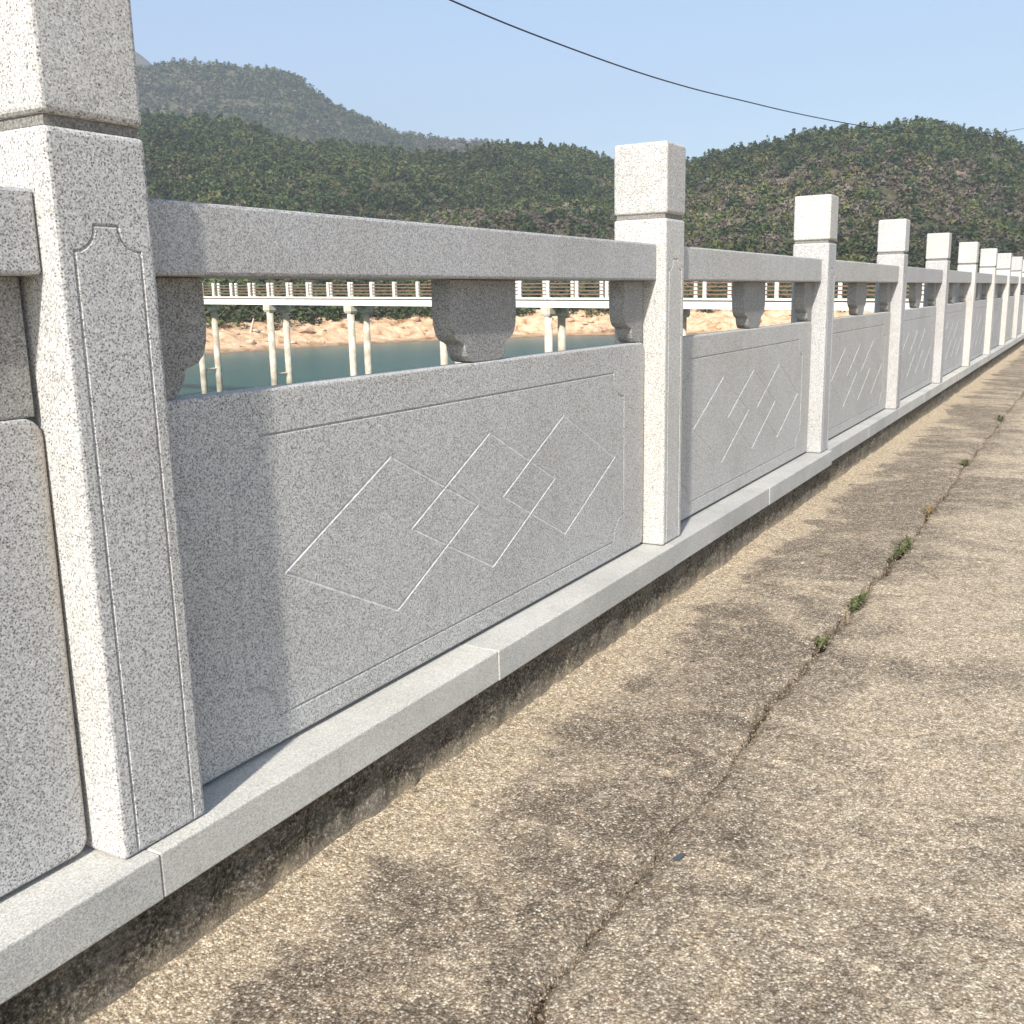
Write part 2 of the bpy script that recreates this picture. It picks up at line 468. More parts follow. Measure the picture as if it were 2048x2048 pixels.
def land(az, rho):
    """height of the land across the water"""
    rs = shore_rho(az)
    x = rho*np.cos(az)+CAM[0]; y = rho*np.sin(az)+CAM[1]
    d = rho-rs + 2.5*fbm(x*0.06, y*0.06, 3)
    bank_h = 4.4 + 1.1*fbm(x*0.045+9, y*0.045, 3)
    s = np.clip(d/13.0, -1, 1)
    bank = ZW + np.where(s > 0, bank_h*(s*0.55+0.45*np.clip((s-0.35)/0.65, 0, 1)**0.8), s*4.0)
    bank = bank + 0.6*fbm(x*0.5, y*0.5, 5)*np.clip(d/3, 0, 1)*np.clip(s+0.2, 0, 1)
    r0 = rs+13.0
    out = bank
    for R, rc, pw in ((RIGHT, 400.0, 1.12), (LEFT, 470.0, 1.25)):
        rc = rc + 25*fbm(az*9, az*0+5, 2)
        t = np.clip((rho-r0)/(rc-r0), 0, 3)
        zr = CAM[2] + R(az)*rc - 1.2
        zb = ZW+bank_h
        z = zb + (zr-zb)*np.where(t < 1, np.power(np.clip(t, 0, 1), pw), 1-0.75*(t-1))
        lump = (7.5*fbm(x*0.016, y*0.016, 4)+1.0*fbm(x*0.09, y*0.09, 3))*np.clip(t*4, 0, 1)*np.clip((1.02-t)*3, 0.12, 1)
        out = np.maximum(out, np.where(rho > r0, z+lump, -99))
    return out

def make_hill_mat():
    m, t, b = new_mat('hill_soil', 0.95, 0.1)
    N = NT(t); co = N.coord(False)
    n1 = N.noise(co, 0.035, 5, 0.65); n2 = N.noise(co, 0.25, 5, 0.7); n3 = N.noise(co, 1.1, 4, 0.7)
    c = N.ramp(n2.outputs[0], [(0.32, (0.035, 0.042, 0.018)), (0.52, (0.066, 0.062, 0.034)), (0.70, (0.13, 0.105, 0.070))])
    rock = N.ramp(n3.outputs[0], [(0.35, (0.14, 0.10, 0.078)), (0.6, (0.30, 0.22, 0.175))])
    c = N.mix(N.ramp(n1.outputs[0], [(0.56, 0.0), (0.66, 0.75)]), c, rock)
    N.l(c, b.inputs['Base Color'])
    return m
M['hill'] = make_hill_mat()
M['mountain'] = plain('mountain_scrub', (0.060, 0.068, 0.034), 0.95, 0.4, 0.05, (0.105, 0.088, 0.058))
def make_shore_mat():
    m, t, b = new_mat('eroded_sandy_shore', 0.95, 0.1)
    N = NT(t); co = N.coord(False)
    n2 = N.noise(co, 0.5, 5, 0.7, 0.6); n3 = N.noise(co, 2.5, 4, 0.7)
    c = N.ramp(n2.outputs[0], [(0.33, (0.24, 0.13, 0.065)), (0.46, (0.57, 0.37, 0.215)), (0.66, (0.74, 0.56, 0.38))])
    c = N.mix(0.6, c, N.ramp(n3.outputs[0], [(0.3, 0.6), (0.6, 1.1)]), 'MULTIPLY')
    sx = N.n('ShaderNodeSeparateXYZ'); N.l(co, sx.inputs[0])
    wet = N.n('ShaderNodeMapRange'); wet.inputs[1].default_value = ZW+0.15; wet.inputs[2].default_value = ZW+0.75
    wet.inputs[3].default_value = 0.8; wet.inputs[4].default_value = 0.0
    N.l(N.math('ADD', sx.outputs[2], N.math('MULTIPLY', n2.outputs[0], 0.4)), wet.inputs[0])
    c = N.mix(wet.outputs[0], c, (0.17, 0.10, 0.055))
    N.l(c, b.inputs['Base Color'])
    N.bump(n3.outputs[0], 0.7, 0.3, b)
    return m
M['shore'] = make_shore_mat()
AZ0, AZ1 = math.radians(-8), math.radians(78)
def polar(azs, rhos_fn, nr, hf):
    A = np.repeat(azs[:, None], nr, 1)
    Rr = rhos_fn(azs)
    Z = hf(A, Rr)
    return np.stack([CAM[0]+Rr*np.cos(A), CAM[1]+Rr*np.sin(A), Z], -1).reshape(-1, 3)
azs = np.linspace(AZ0, AZ1, 620)
# near shore strip
k = np.linspace(0, 1, 60)
V = polar(azs, lambda a: (shore_rho(a)[:, None]-8 + 26*k[None, :]), 60, land)
shore = tag(obj('shore', mesh_np('shore', V, grid_faces(620, 60)[:, ::-1], M['shore'], True)), kind='structure')
k = np.linspace(0, 1, 150)**1.3
V = polar(azs, lambda a: (shore_rho(a)[:, None]+17.5 + 470*k[None, :]), 150, lambda a, r: land(a, r)+np.where(r < shore_rho(a)+20, -0.15, 0))
hill = tag(obj('hill', mesh_np('hill', V, grid_faces(620, 150)[:, ::-1], M['hill'], True)), kind='structure')

def mtn(R, rc, r0, seed):
    def f(az, rho):
        x = rho*np.cos(az); y = rho*np.sin(az)
        t = (rho-r0)/(rc-r0)
        zr = CAM[2]+R(az)*rc-2.0
        z = -5 + (zr+5)*np.where(t < 1, np.power(np.clip(t, 0, 1), 1.15), 1-0.8*(t-1))
        g = fbm(x*0.006+seed, y*0.006, 5)*16 + 3*fbm(x*0.03, y*0.03, 3)
        return z + g*np.clip(t*2, 0, 1)*np.clip((1.02-t)*2.2, 0.06, 1)
    return f
far_h = mtn(FAR, 980.0, 600.0, 3.0)
far2_h = mtn(FAR2, 1700.0, 1100.0, 8.0)
k = np.linspace(0, 1, 90)
V = polar(azs, lambda a: 560+620*k[None, :]+0*a[:, None], 90, far_h)
tag(obj('mountain', mesh_np('mountain', V, grid_faces(620, 90)[:, ::-1], M['mountain'], True)), kind='structure')
V = polar(azs, lambda a: 1100+900*k[None, :]+0*a[:, None], 90, far2_h)
tag(obj('mountain', mesh_np('mountain_back', V, grid_faces(620, 90)[:, ::-1], M['mountain'], True)), kind='structure')

# foliage -----------------------------------------------------------
def make_leaf_mat(name):
    m, t, b = new_mat(name, 0.75, 0.2)
    N = NT(t)
    a = N.n('ShaderNodeAttribute'); a.attribute_name = 'tint'
    co = N.coord(False); n = N.noise(co, 0.9, 3, 0.7)
    c = N.mix(0.7, a.outputs['Color'], N.ramp(n.outputs[0], [(0.3, 0.55), (0.7, 1.4)]), 'MULTIPLY')
    N.l(c, b.inputs['Base Color'])
    return m
M['leaf'] = make_leaf_mat('foliage')
M['bark'] = plain('bark', (0.11, 0.085, 0.06), 0.9, 0.4, 6)
PAL = np.array([(0.044, 0.060, 0.020), (0.062, 0.076, 0.024), (0.085, 0.085, 0.030), (0.032, 0.048, 0.020), (0.112, 0.096, 0.068), (0.100, 0.080, 0.060), (0.098, 0.090, 0.034), (0.076, 0.074, 0.044)])*1.18

def crowns(pos, height, width, kind, tint, ntri, size, rng):
    """leaf-clump triangles for many trees at once; kind 1 = conical pine, 0 = rounded bush. returns verts, faces, per-vertex colour"""
    n = len(pos)
    T = rng.random((n, ntri)); th = rng.random((n, ntri))*2*np.pi
    h = 0.08+0.92*T
    prof_c = 1.05*(1-h)**0.75*np.clip(h*6, 0, 1)+0.05
    prof_r = np.sqrt(np.clip(1-((h-0.48)/0.53)**2, 0, 1))
    prof = np.where(kind[:, None] > 0.5, prof_c, prof_r)
    lob = 0.72+0.42*np.sin(th*3+h*9+pos[:, :1]*1.7)*np.cos(h*11+th*2+pos[:, 1:2])
    r = prof*(0.45+0.55*np.sqrt(rng.random((n, ntri))))*lob*width[:, None]*0.5
    C = np.stack([pos[:, 0:1]+r*np.cos(th), pos[:, 1:2]+r*np.sin(th), pos[:, 2:3]+h*height[:, None]], -1)
    d = rng.normal(size=(n, ntri, 3, 3))
    d[..., 2] *= 0.7
    d /= np.linalg.norm(d, axis=-1, keepdims=True)
    s = size[:, None, None, None]*(0.55+0.9*rng.random((n, ntri, 1, 1)))
    V = (C[:, :, None, :]+d*s).reshape(-1, 3)
    F = np.arange(len(V)).reshape(-1, 3)
    c = tint[:, None, None, :]*(0.8+0.4*rng.random((n, ntri, 1, 1)))
    c = np.broadcast_to(c, (n, ntri, 3, 3)).reshape(-1, 3)
    return V, F, c

def foliage_mesh(name, V, F, c):
    me = mesh_np(name, V, F, M['leaf'])
    at_ = me.color_attributes.new('tint', 'FLOAT_COLOR', 'POINT')
    at_.data.foreach_set('color', np.concatenate([c, np.ones((len(c), 1))], 1).astype(np.float32).ravel())
    return me

def scatter(n, a0, a1, r0f, r1f, hf, rng, pw=1.0):
    a = a0+(a1-a0)*rng.random(n)
    lo, hi = r0f(a), r1f(a)
    rho = np.sqrt(lo**2+(hi**2-lo**2)*rng.random(n)**pw)
    z = hf(a, rho)
    return a, rho, np.stack([CAM[0]+rho*np.cos(a), CAM[1]+rho*np.sin(a), z], 1)

# woods on the hillside
def hill_tints(p, rng, n, a, rho):
    dry = 0.5+0.8*fbm(p[:, 0]*0.022+4, p[:, 1]*0.022, 3)
    t = np.clip((rho-180)/(400-180), 0, 1.2)
    pdry = np.clip(dry*1.5*np.exp(-((t-0.48)/0.34)**2)-0.08, 0.05, 0.75)
    isdry = rng.random(n) < pdry
    idx = np.where(isdry, rng.choice([4, 5, 7, 6], n, p=[.35, .30, .25, .10]), rng.choice([0, 1, 2, 3], n, p=[.3, .3, .15, .25]))
    big = 1.0+0.55*fbm(p[:, 0]*0.03+31, p[:, 1]*0.03, 4)
    return PAL[idx]*(0.85+0.3*rng.random((n, 1)))*np.clip(big, 0.55, 1.5)[:, None], isdry
rng = np.random.default_rng(5)
FR0, FR1 = math.radians(-4), math.radians(64)
n = 21000
a, rho, p = scatter(n, FR0, FR1, lambda a: shore_rho(a)+14, lambda a: 0*a+500, land, rng)
gapn = fbm(p[:, 0]*0.05+1, p[:, 1]*0.05+2, 3)
keep = (gapn < 0.34) | (rng.random(n) < 0.30)
a, rho, p = a[keep], rho[keep], p[keep]; n = len(p)
tn, isdry = hill_tints(p, rng, n, a, rho)
kind = ((rng.random(n) < 0.25) & ~isdry).astype(float)
hgt = np.where(isdry, 1.4+1.4*rng.random(n), 2.0+3.0*rng.random(n)**1.5)*(0.9+0.25*kind)
wid = np.where(isdry, 3.0+2.4*rng.random(n), 3.2+3.4*rng.random(n)**1.5)*(1-0.18*kind)
p[:, 2] -= 0.35
V, F, c = crowns(p, hgt, wid, kind, tn, 96, 0.30+0.075*wid, rng)
tag(obj('woodland', foliage_mesh('woodland', V, F, c)), 'dark green and brown scrub covering the hillside', 'woodland', kind='stuff')
# thicket along the bank top
n = 1500
a, rho, p = scatter(n, FR0, FR1, lambda a: shore_rho(a)+10.5, lambda a: shore_rho(a)+32, land, rng)
tn = PAL[rng.choice([0, 1, 2, 3, 7], n)]*(0.8+0.4*rng.random((n, 1)))
V, F, c = crowns(p-np.array([0, 0, .3]), 1.3+1.5*rng.random(n), 2.2+1.6*rng.random(n), np.zeros(n), tn, 110, 0.36+np.zeros(n), rng)
tag(obj('thicket', foliage_mesh('thicket', V, F, c)), 'low green bushes along the top of the sandy bank', 'bushes', kind='stuff')
# far mountain woods
n = 13000
a, rho, p = scatter(n, math.radians(22), FR1, lambda a: 0*a+640, lambda a: 0*a+1000, far_h, rng)
dry = fbm(p[:, 0]*0.01, p[:, 1]*0.01, 3) + 0.25*rng.normal(size=n)
tn = np.where((dry > 0.28)[:, None], PAL[rng.choice([4, 5, 7], n)], PAL[rng.choice([0, 1, 3, 2], n)])*(0.8+0.4*rng.random((n, 1)))
V, F, c = crowns(p-np.array([0, 0, .5]), 3.2+3.2*rng.random(n), 6.0+3.5*rng.random(n), (rng.random(n) < .3)*1.0, tn, 40, 1.25+np.zeros(n), rng)
tag(obj('woodland', foliage_mesh('mountain_woodland', V, F, c)), 'hazy woods on the higher mountain behind', 'woodland', kind='stuff')

# single pines on the skyline
def pine_mesh(i):
    r = np.random.default_rng(100+i)
    h = 1.0
    V, F, c = crowns(np.array([[0.13*i, 0.31*i, 0.0]]), np.array([1.0]), np.array([0.62+0.2*r.random()]), np.array([1.0 if i % 3 else 0.0]), PAL[[i % 4]], 190, np.array([0.085]), r)
    V = V-np.array([0.13*i, 0.31*i, 0.0]); V[:, 2] = V[:, 2]*0.82+0.18
    cm = foliage_mesh('crown', V, F, c)
    bm = bmesh.new(); add_tube(bm, (0, 0, -0.15), (0.02, 0.01, 0.85), 0.028, 0.008, 6)
    for q in range(5):
        z = 0.35+0.1*q; t = q*2.4
        add_tube(bm, (0.01, 0, z), (0.2*math.cos(t)*(1-z*0.7), 0.2*math.sin(t)*(1-z*0.7), z+0.06), 0.012, 0.004, 5)
    return cm, bm_mesh('trunk', bm, M['bark'])
pines = [pine_mesh(i) for i in range(5)]
def place_tree(u, R, rc, h, label, group, i):
    az = az_el(u, 290)[0]
    rcc = rc + 25*float(fbm(np.array(az*9), np.array(5.0), 2)) if rc < 600 else rc
    pos = (CAM[0]+rcc*math.cos(az), CAM[1]+rcc*math.sin(az))
    z = float((land if rc < 600 else far_h)(np.array([az]), np.array([rcc]))[0])
    root = empty('pine_tree', (pos[0], pos[1], z-0.4))
    root.scale = (h, h, h); root.rotation_euler.z = i*1.3
    tag(root, label, 'tree', group)
    cm, tm = pines[i % 5]
    obj('crown', cm, root); obj('trunk', tm, root)
rt = random.Random(3)
skyl = sorted([1388, 1410, 1436, 1466, 1484, 1508, 1532, 1549, 1575, 1592, 1608, 1633, 1648, 1661, 1690, 1712, 1728, 1747, 1776, 1791, 1806, 1822, 1841, 1858, 1873, 1889, 1904, 1925, 1941, 1958, 1972, 1989, 2006, 2024, 2041])
for i, u in enumerate(skyl):
    place_tree(u, RIGHT, 398, 3.0+2.2*rt.random(), 'small dark pine on the skyline of the hill at right', 'skyline pines on the right hill', i)
for i, u in enumerate([300, 322, 341, 366, 392, 415, 441, 466, 489, 512, 985, 1004, 1031, 1058, 1079, 1102, 1128, 1150, 1171, 1193, 1212]):
    place_tree(u, LEFT, 468, 3.0+2.0*rt.random(), 'small dark pine along the crest of the middle ridge', 'pines on the middle ridge', i)
for i, u in enumerate([362, 404, 446, 462, 470, 528, 543, 560, 571, 588]):
    place_tree(u, FAR, 978, 4.5+3.5*rt.random(), 'tiny tree silhouetted on the far mountain top', 'trees on the far mountain top', i)

# shore boulders ------------------------------------------------------
M['boulder'] = plain('sandstone_boulder', (0.60, 0.44, 0.31), 0.95, 0.4, 1.2, (0.38, 0.26, 0.18), bump=0.15)
def boulder_mesh(i):
    bm = bmesh.new()
    bmesh.ops.create_icosphere(bm, subdivisions=2, radius=1.0)
    r = random.Random(i)
    k = [Vector((r.gauss(0, 1), r.gauss(0, 1), r.gauss(0, 1))).normalized() for _ in range(9)]
    o = [0.62+0.3*r.random() for _ in k]
    for v in bm.verts:
        for d, q in zip(k, o):
            s = v.co.dot(d)
            if s > q: v.co -= d*(s-q)
        v.co.z *= 0.72
    return bm_mesh('boulder', bm, M['boulder'])
bmeshes = [boulder_mesh(i) for i in range(5)]
rb = random.Random(21)
spots = [(611, 0.60, 1.5), (832, 0.75, 0.9), (486, 0.8, 0.6), (1193, 0.12, 1.1), (1205, 0.30, 1.0), (1218, 0.08, 1.3), (862, 0.16, 1.1), (1170, 0.5, 0.8), (1140, 0.62, 0.9)]
for i in range(46):
    spots.append((rb.choice([rb.uniform(435, 865), rb.uniform(1036, 1215), rb.uniform(1380, 1585)]), rb.uniform(0.1, 0.95), rb.uniform(0.25, 0.75)))
for i, (u, t, s) in enumerate(spots):
    az = az_el(u, 650)[0]
    rho = float(shore_rho(np.array(az)))+1.5+12*t
    z = float(land(np.array([az]), np.array([rho]))[0])
    o = obj('boulder', bmeshes[i % 5], None, (CAM[0]+rho*math.cos(az), CAM[1]+rho*math.sin(az), z+0.2*s))
    o.scale = (s, s*rb.uniform(.7, 1.2), s*rb.uniform(.6, 1.0)); o.rotation_euler = (rb.uniform(-.3, .3), rb.uniform(-.3, .3), rb.uniform(0, 6))
    if i == 0: tag(o, 'largest pale block lying on the sandy bank behind the footbridge', 'rock', 'boulders on the sandy bank')
    else:
        where = 'left of the middle bracket' if u < 900 else ('between middle bracket and second post' if u < 1300 else 'right of the second post')
        tag(o, 'small pale boulder on the sandy bank, '+where, 'rock', 'boulders on the sandy bank')
# leaning dead trunk on the bank
az = az_el(499, 640)[0]; rho = float(shore_rho(np.array(az)))+9.5
z = float(land(np.array([az]), np.array([rho]))[0])
bm = bmesh.new()
b0 = Vector((CAM[0]+rho*math.cos(az), CAM[1]+rho*math.sin(az), z-0.2))
sd = Vector((math.sin(az), -math.cos(az), 0))
add_tube(bm, b0, b0+sd*0.25+Vector((0, 0, 1.1)), 0.20, 0.16, 7)
add_tube(bm, b0+sd*0.25+Vector((0, 0, 1.1)), b0+sd*0.65+Vector((0, 0, 2.3)), 0.16, 0.08, 7)
add_tube(bm, b0+sd*0.25+Vector((0, 0, 1.1)), b0+sd*0.05+Vector((0, 0, 1.6)), 0.07, 0.03, 5)
tag(obj('dead_trunk', bm_mesh('dead_trunk', bm, plain('bleached_wood', (0.62, 0.54, 0.42), 0.8))), 'pale leaning dead trunk at the top of the sandy bank', 'tree stump')

# ================================================================= FOOTBRIDGE OVER THE WATER
def bridge_pt(nn, side=0.0):
    """plan position at span index nn"""
    def q(k):
        d = 64*(1-0.0606*k); u = (538+119.6*k)/(1-0.0606*k)
        return at(u, 600, d)[:2]
    a, b = q(0), q(3)
    e = (b-a)/3.0
    p = a+e*nn
    nrm = np.array([-e[1], e[0]]); nrm /= np.linalg.norm(nrm)
    if nrm@FWD[:2] < 0: nrm = -nrm
    p = p+nrm*side
    return Vector((p[0], p[1], CAM[2]+0.05-0.142*nn))
BW = 1.30
bridge = empty('footbridge', tuple(bridge_pt(3, BW/2)-Vector((0, 0, 7.0))))
BL = bridge.location.copy()
tag(bridge, 'long white footbridge on paired round columns standing in the water', 'footbridge')
def beam_mesh(name, n0, n1, side, z0, z1, th, mat):
    """bar following the bridge, centred on side offset"""
    bm = bmesh.new()
    vs = []
    for nn in (n0, n1):
        for s in (-th/2, th/2):
            for z in (z0, z1):
                vs.append(bm.verts.new(bridge_pt(nn, side+s)+Vector((0, 0, z))-BL))
    for f in ((0, 1, 3, 2), (4, 6, 7, 5), (0, 4, 5, 1), (2, 3, 7, 6), (1, 5, 7, 3), (0, 2, 6, 4)):
        bm.faces.new([vs[i] for i in f])
    return bm_mesh(name, bm, mat)
NB0, NB1 = -4, 9
for nn in range(NB0, NB1):
    for side in (0.0, BW):
        obj('beam', beam_mesh('beam', nn+0.002, nn+0.998, side, -0.17, 0.17, 0.22, M['white_paint']), bridge)
    obj('deck_slab', beam_mesh('deck_slab', nn+0.001, nn+0.999, BW/2, 0.171, 0.235, BW-0.10, M['bridge_dark']), bridge)
    for side in (0.0, BW):
        obj('kerb_rail', beam_mesh('kerb_rail', nn+0.001, nn+0.999, side, 0.236, 0.32, 0.12, M['white_paint']), bridge)
        for zb in (0.50, 0.68, 0.86, 1.04):
            obj('railing_bar', beam_mesh('railing_bar', nn+0.001, nn+0.999, side, zb-0.03, zb+0.03, 0.05, M['bridge_bar']), bridge)
e1 = bridge_pt(1)-bridge_pt(0)
ang = math.atan2(e1.y, e1.x)
bm = bmesh.new(); add_box(bm, -0.085, 0.085, -0.07, 0.07, 0.322, 1.19, 0.012, 1); rp_me = bm_mesh('railing_post', bm, M['white_paint'])
for nn in range(NB0, NB1):
    for q in range(4):
        for side in (0.0, BW):
            k = nn+q/4+(0.0 if side == 0 else 0.10)
            o = obj('railing_post', rp_me, bridge, tuple(bridge_pt(k, side)-BL), ang)
bm = bmesh.new()
add_tube(bm, (0, 0, -7.6), (0, 0, -0.62), 0.225, 0.215, 14)
col_me = bm_mesh('column', bm, M['column'], True)
bm = bmesh.new()
A = [(0.20, -0.62), (0.25, -0.50), (0.25, -0.172)]
ring = []
for r_, z_ in A:
    ring.append([bm.verts.new((r_*1.15*sx, r_*1.15*sy, z_)) for sx, sy in ((-1, -1), (1, -1), (1, 1), (-1, 1))])
for i in range(2):
    for j in range(4): bm.faces.new((ring[i][j], ring[i][(j+1) % 4], ring[i+1][(j+1) % 4], ring[i+1][j]))
bm.faces.new(ring[0][::-1]); bm.faces.new(ring[2])
cap_me = bm_mesh('capital', bm, M['column'])
for nn in range(NB0, NB1+1):
    for side in (0.0, BW):
        o = obj('column', col_me, bridge, tuple(bridge_pt(nn, side)-BL), ang)
        obj('capital', cap_me, o)
    pa, pb = bridge_pt(nn, 0.1)-BL, bridge_pt(nn, BW-0.1)-BL
    for dz in (-0.30, -4.55):
        bm = bmesh.new(); add_tube(bm, pa+Vector((0, 0, dz)), pb+Vector((0, 0, dz)), 0.085, n=6)
        obj('cross_brace', bm_mesh('cross_brace', bm, M['column']), bridge)

# ================================================================= STONE BALUSTRADE
W_, D_ = 0.197, 0.214
ZT, ZCB, ZST = 1.530, 1.273, 1.256
ZRT, ZRB, ZPT = 1.164, 1.030, 0.800
YR, YP = 0.036, 0.080

def carve(me, segs, y, wv, dv, mat):
    """cut V-grooves along (x,z) segments into the face at y (facing -y)"""
    bm = bmesh.new()
    for (ax, az_), (bx, bz) in segs:
        d = Vector((bx-ax, 0, bz-az_)); ln = d.length; d.normalize()
        nrm = Vector((-d.z, 0, d.x))
        a = Vector((ax, y, az_))-d*wv*0.30; b = Vector((bx, y, bz))+d*wv*0.30
        up = Vector((0, -1, 0))
        tri = lambda p: [bm.verts.new(p+nrm*wv+up*dv), bm.verts.new(p-nrm*wv+up*dv), bm.verts.new(p-up*dv)]
        A, B = tri(a), tri(b)
        bm.faces.new(A); bm.faces.new(B[::-1])
        for i in range(3): bm.faces.new((A[i], B[i], B[(i+1) % 3], A[(i+1) % 3]))
    cme = bm_mesh('cutter', bm, mat)
    co = bpy.data.objects.new('cutter', cme); COL.objects.link(co)
    to = bpy.data.objects.new('target', me); COL.objects.link(to)
    md = to.modifiers.new('b', 'BOOLEAN'); md.operation = 'DIFFERENCE'; md.object = co; md.solver = 'EXACT'; md.use_self = True; md.material_mode = 'TRANSFER'
    dg = bpy.context.evaluated_depsgraph_get()
    res = bpy.data.meshes.new_from_object(to.evaluated_get(dg))
    nm = me.name
    bpy.data.objects.remove(co); bpy.data.objects.remove(to)
    bpy.data.meshes.remove(cme); bpy.data.meshes.remove(me)
    res.name = nm
    return res

def poly(pts, closed=True):
    n = len(pts)
    return [(pts[i], pts[(i+1) % n]) for i in range(n if closed else n-1)]
def arc(cx, cz, r, a0, a1, n=6):
    return [(cx+r*math.cos(math.radians(a0+(a1-a0)*i/n)), cz+r*math.sin(math.radians(a0+(a1-a0)*i/n))) for i in range(n+1)]

# post shaft
bm = bmesh.new()
add_box(bm, 0, W_, 0, D_, 0.0, ZST, 0.010, 3)
post_me = bm_mesh('post', bm, M['granite'])
g = [(0.033, 0.0), (0.033, 1.062)] + arc(0.033, 1.108, 0.040, -90, 0, 6)[0:] + [(0.073, 1.108), (0.124, 1.108)] + arc(0.164, 1.108, 0.040, 180, 270, 6) + [(0.164, 1.062), (0.164, 0.0)]
gg = [(0.033, -0.02), (0.033, 1.066)] + arc(0.033, 1.108, 0.042, -90, 0, 6)[1:-1] + [(0.075, 1.108), (0.122, 1.108)] + arc(0.164, 1.108, 0.042, 180, 270, 6)[1:-1] + [(0.164, 1.066), (0.164, -0.02)]
post_me = carve(post_me, poly(gg, False), 0.0, 0.0072, 0.0044, M['granite'])
bm = bmesh.new()
add_box(bm, 0.009, W_-0.009, 0.009, D_-0.009, ZST+0.0005, ZCB-0.0005)
neck_me = bm_mesh('neck', bm, M['neck'])
bm = bmesh.new()
add_box(bm, -0.001, W_+0.001, -0.001, D_+0.001, ZCB, ZT, 0.011, 3)
cap_stone = bm_mesh('cap', bm, M['granite'])
# handrail between posts (local x from post right face to next post left face)
bm = bmesh.new()
add_box(bm, W_+0.002, L-0.002, YR, D_-YR, ZRB, ZRT, 0.007, 2)
rail_me = bm_mesh('handrail', bm, M['granite'])
# carved panel
pl0, pl1 = W_+0.003, L-0.003
r = 0.035
out = arc(pl0+r, 0.009+r*0.8, r*0.8, 180, 270, 4) + arc(pl1-r, 0.009+r*0.8, r*0.8, 270, 360, 4) + arc(pl1-r, ZPT-r, r, 0, 90, 5) + arc(pl0+r, ZPT-r, r, 90, 180, 5)
bm = bmesh.new()
add_prism(bm, out, YP, D_-YP, 0.006)
panel_me = bm_mesh('panel', bm, M['granite_panel'])
segs = []
for cx in (0.952, 1.434, 1.908):
    segs += poly([(cx-0.405, 0.394), (cx, 0.595), (cx+0.405, 0.394), (cx, 0.192)])
fx0, fx1, fz0, fz1, fr = 0.412, 2.398, 0.073, 0.702, 0.092
fr_pts = ([(fx0+fr, fz1), (fx1-fr, fz1)] + arc(fx1, fz1, fr, 180, 270, 8)[1:-1] + [(fx1, fz1-fr), (fx1, fz0+fr)] + arc(fx1, fz0, fr, 90, 180, 8)[1:-1]
          + [(fx1-fr, fz0), (fx0+fr, fz0)] + arc(fx0, fz0, fr, 0, 90, 8)[1:-1] + [(fx0, fz0+fr), (fx0, fz1-fr)] + arc(fx0, fz1, fr, -90, 0, 8)[1:-1])
panel_me = carve(panel_me, poly(fr_pts), YP, 0.0080, 0.0048, M['granite_panel'])
panel_me = carve(panel_me, segs, YP, 0.0095, 0.0038, M['carved'])
# brackets between panel and handrail
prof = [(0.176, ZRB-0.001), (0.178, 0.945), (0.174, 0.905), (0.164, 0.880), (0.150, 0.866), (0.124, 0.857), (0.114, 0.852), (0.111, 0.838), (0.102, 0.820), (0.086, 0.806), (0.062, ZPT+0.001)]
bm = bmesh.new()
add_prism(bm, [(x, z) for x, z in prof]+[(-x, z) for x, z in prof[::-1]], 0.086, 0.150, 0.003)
mid_me = bm_mesh('bracket', bm, M['granite_bracket_shaded'])
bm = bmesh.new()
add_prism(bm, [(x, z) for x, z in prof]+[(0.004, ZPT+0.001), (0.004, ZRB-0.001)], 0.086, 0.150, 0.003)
halfR_me = bm_mesh('bracket', bm, M['granite_bracket_shaded'])
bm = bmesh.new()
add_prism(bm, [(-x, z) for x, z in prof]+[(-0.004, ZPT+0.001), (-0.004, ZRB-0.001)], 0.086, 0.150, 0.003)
halfL_me = bm_mesh('bracket', bm, M['granite_bracket_shaded'])

bal = empty('stone_balustrade', (0, 0, 0))
tag(bal, 'speckled grey granite balustrade with square posts and carved lozenge panels', 'balustrade')
rj = random.Random(4)
for n in range(-1, NPOST):
    x = n*L
    j = lambda s: rj.uniform(-s, s)
    big = 0.0 if n in (0, 1) else 1.0
    po = obj('post', post_me, bal, (x+j(.002)*big, j(.002)*big, 0.0), j(0.004)*big)
    po.rotation_euler.x = j(0.005)*big; po.rotation_euler.y = j(0.004)*big
    cp = obj('cap', cap_stone, po, (j(.0015), j(.0015), 0), j(0.006))
    obj('neck', neck_me, po)
    if n < NPOST-1:
        obj('handrail', rail_me, bal, (x, j(.002), j(.002)*big))
        obj('panel', panel_me, bal, (x, j(.0025), 0))
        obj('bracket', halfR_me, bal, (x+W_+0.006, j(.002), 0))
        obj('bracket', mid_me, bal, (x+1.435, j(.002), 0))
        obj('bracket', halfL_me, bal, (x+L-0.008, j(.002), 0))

# coping ledge under the posts ---------------------------------------
ledge = empty('coping_ledge', (0, 0, -0.09))
tag(ledge, 'long low cream stone ledge carrying the balustrade', 'ledge')
cuts = [-2.9, -1.38, 0.052, 1.262, 2.63, 3.98, 5.36]
x = 5.36
while x < X1: x += rj.uniform(1.25, 1.4); cuts.append(x)
for i in range(len(cuts)-1):
    a, b = cuts[i], cuts[i+1]
    fr_ = -0.033 if a < 5.3 else -0.010
    bm = bmesh.new()
    add_box(bm, a+0.0005, b-0.0005, fr_, D_+0.035, -0.092, -0.001, 0.0035, 2)
    # slightly worn, uneven front arris
    me = bm_mesh('ledge_slab', bm, M['ledge'])
    o = obj('ledge_slab', me, ledge, (0, rj.uniform(-.0015, .0015), 0.09+rj.uniform(-.001, 0)))

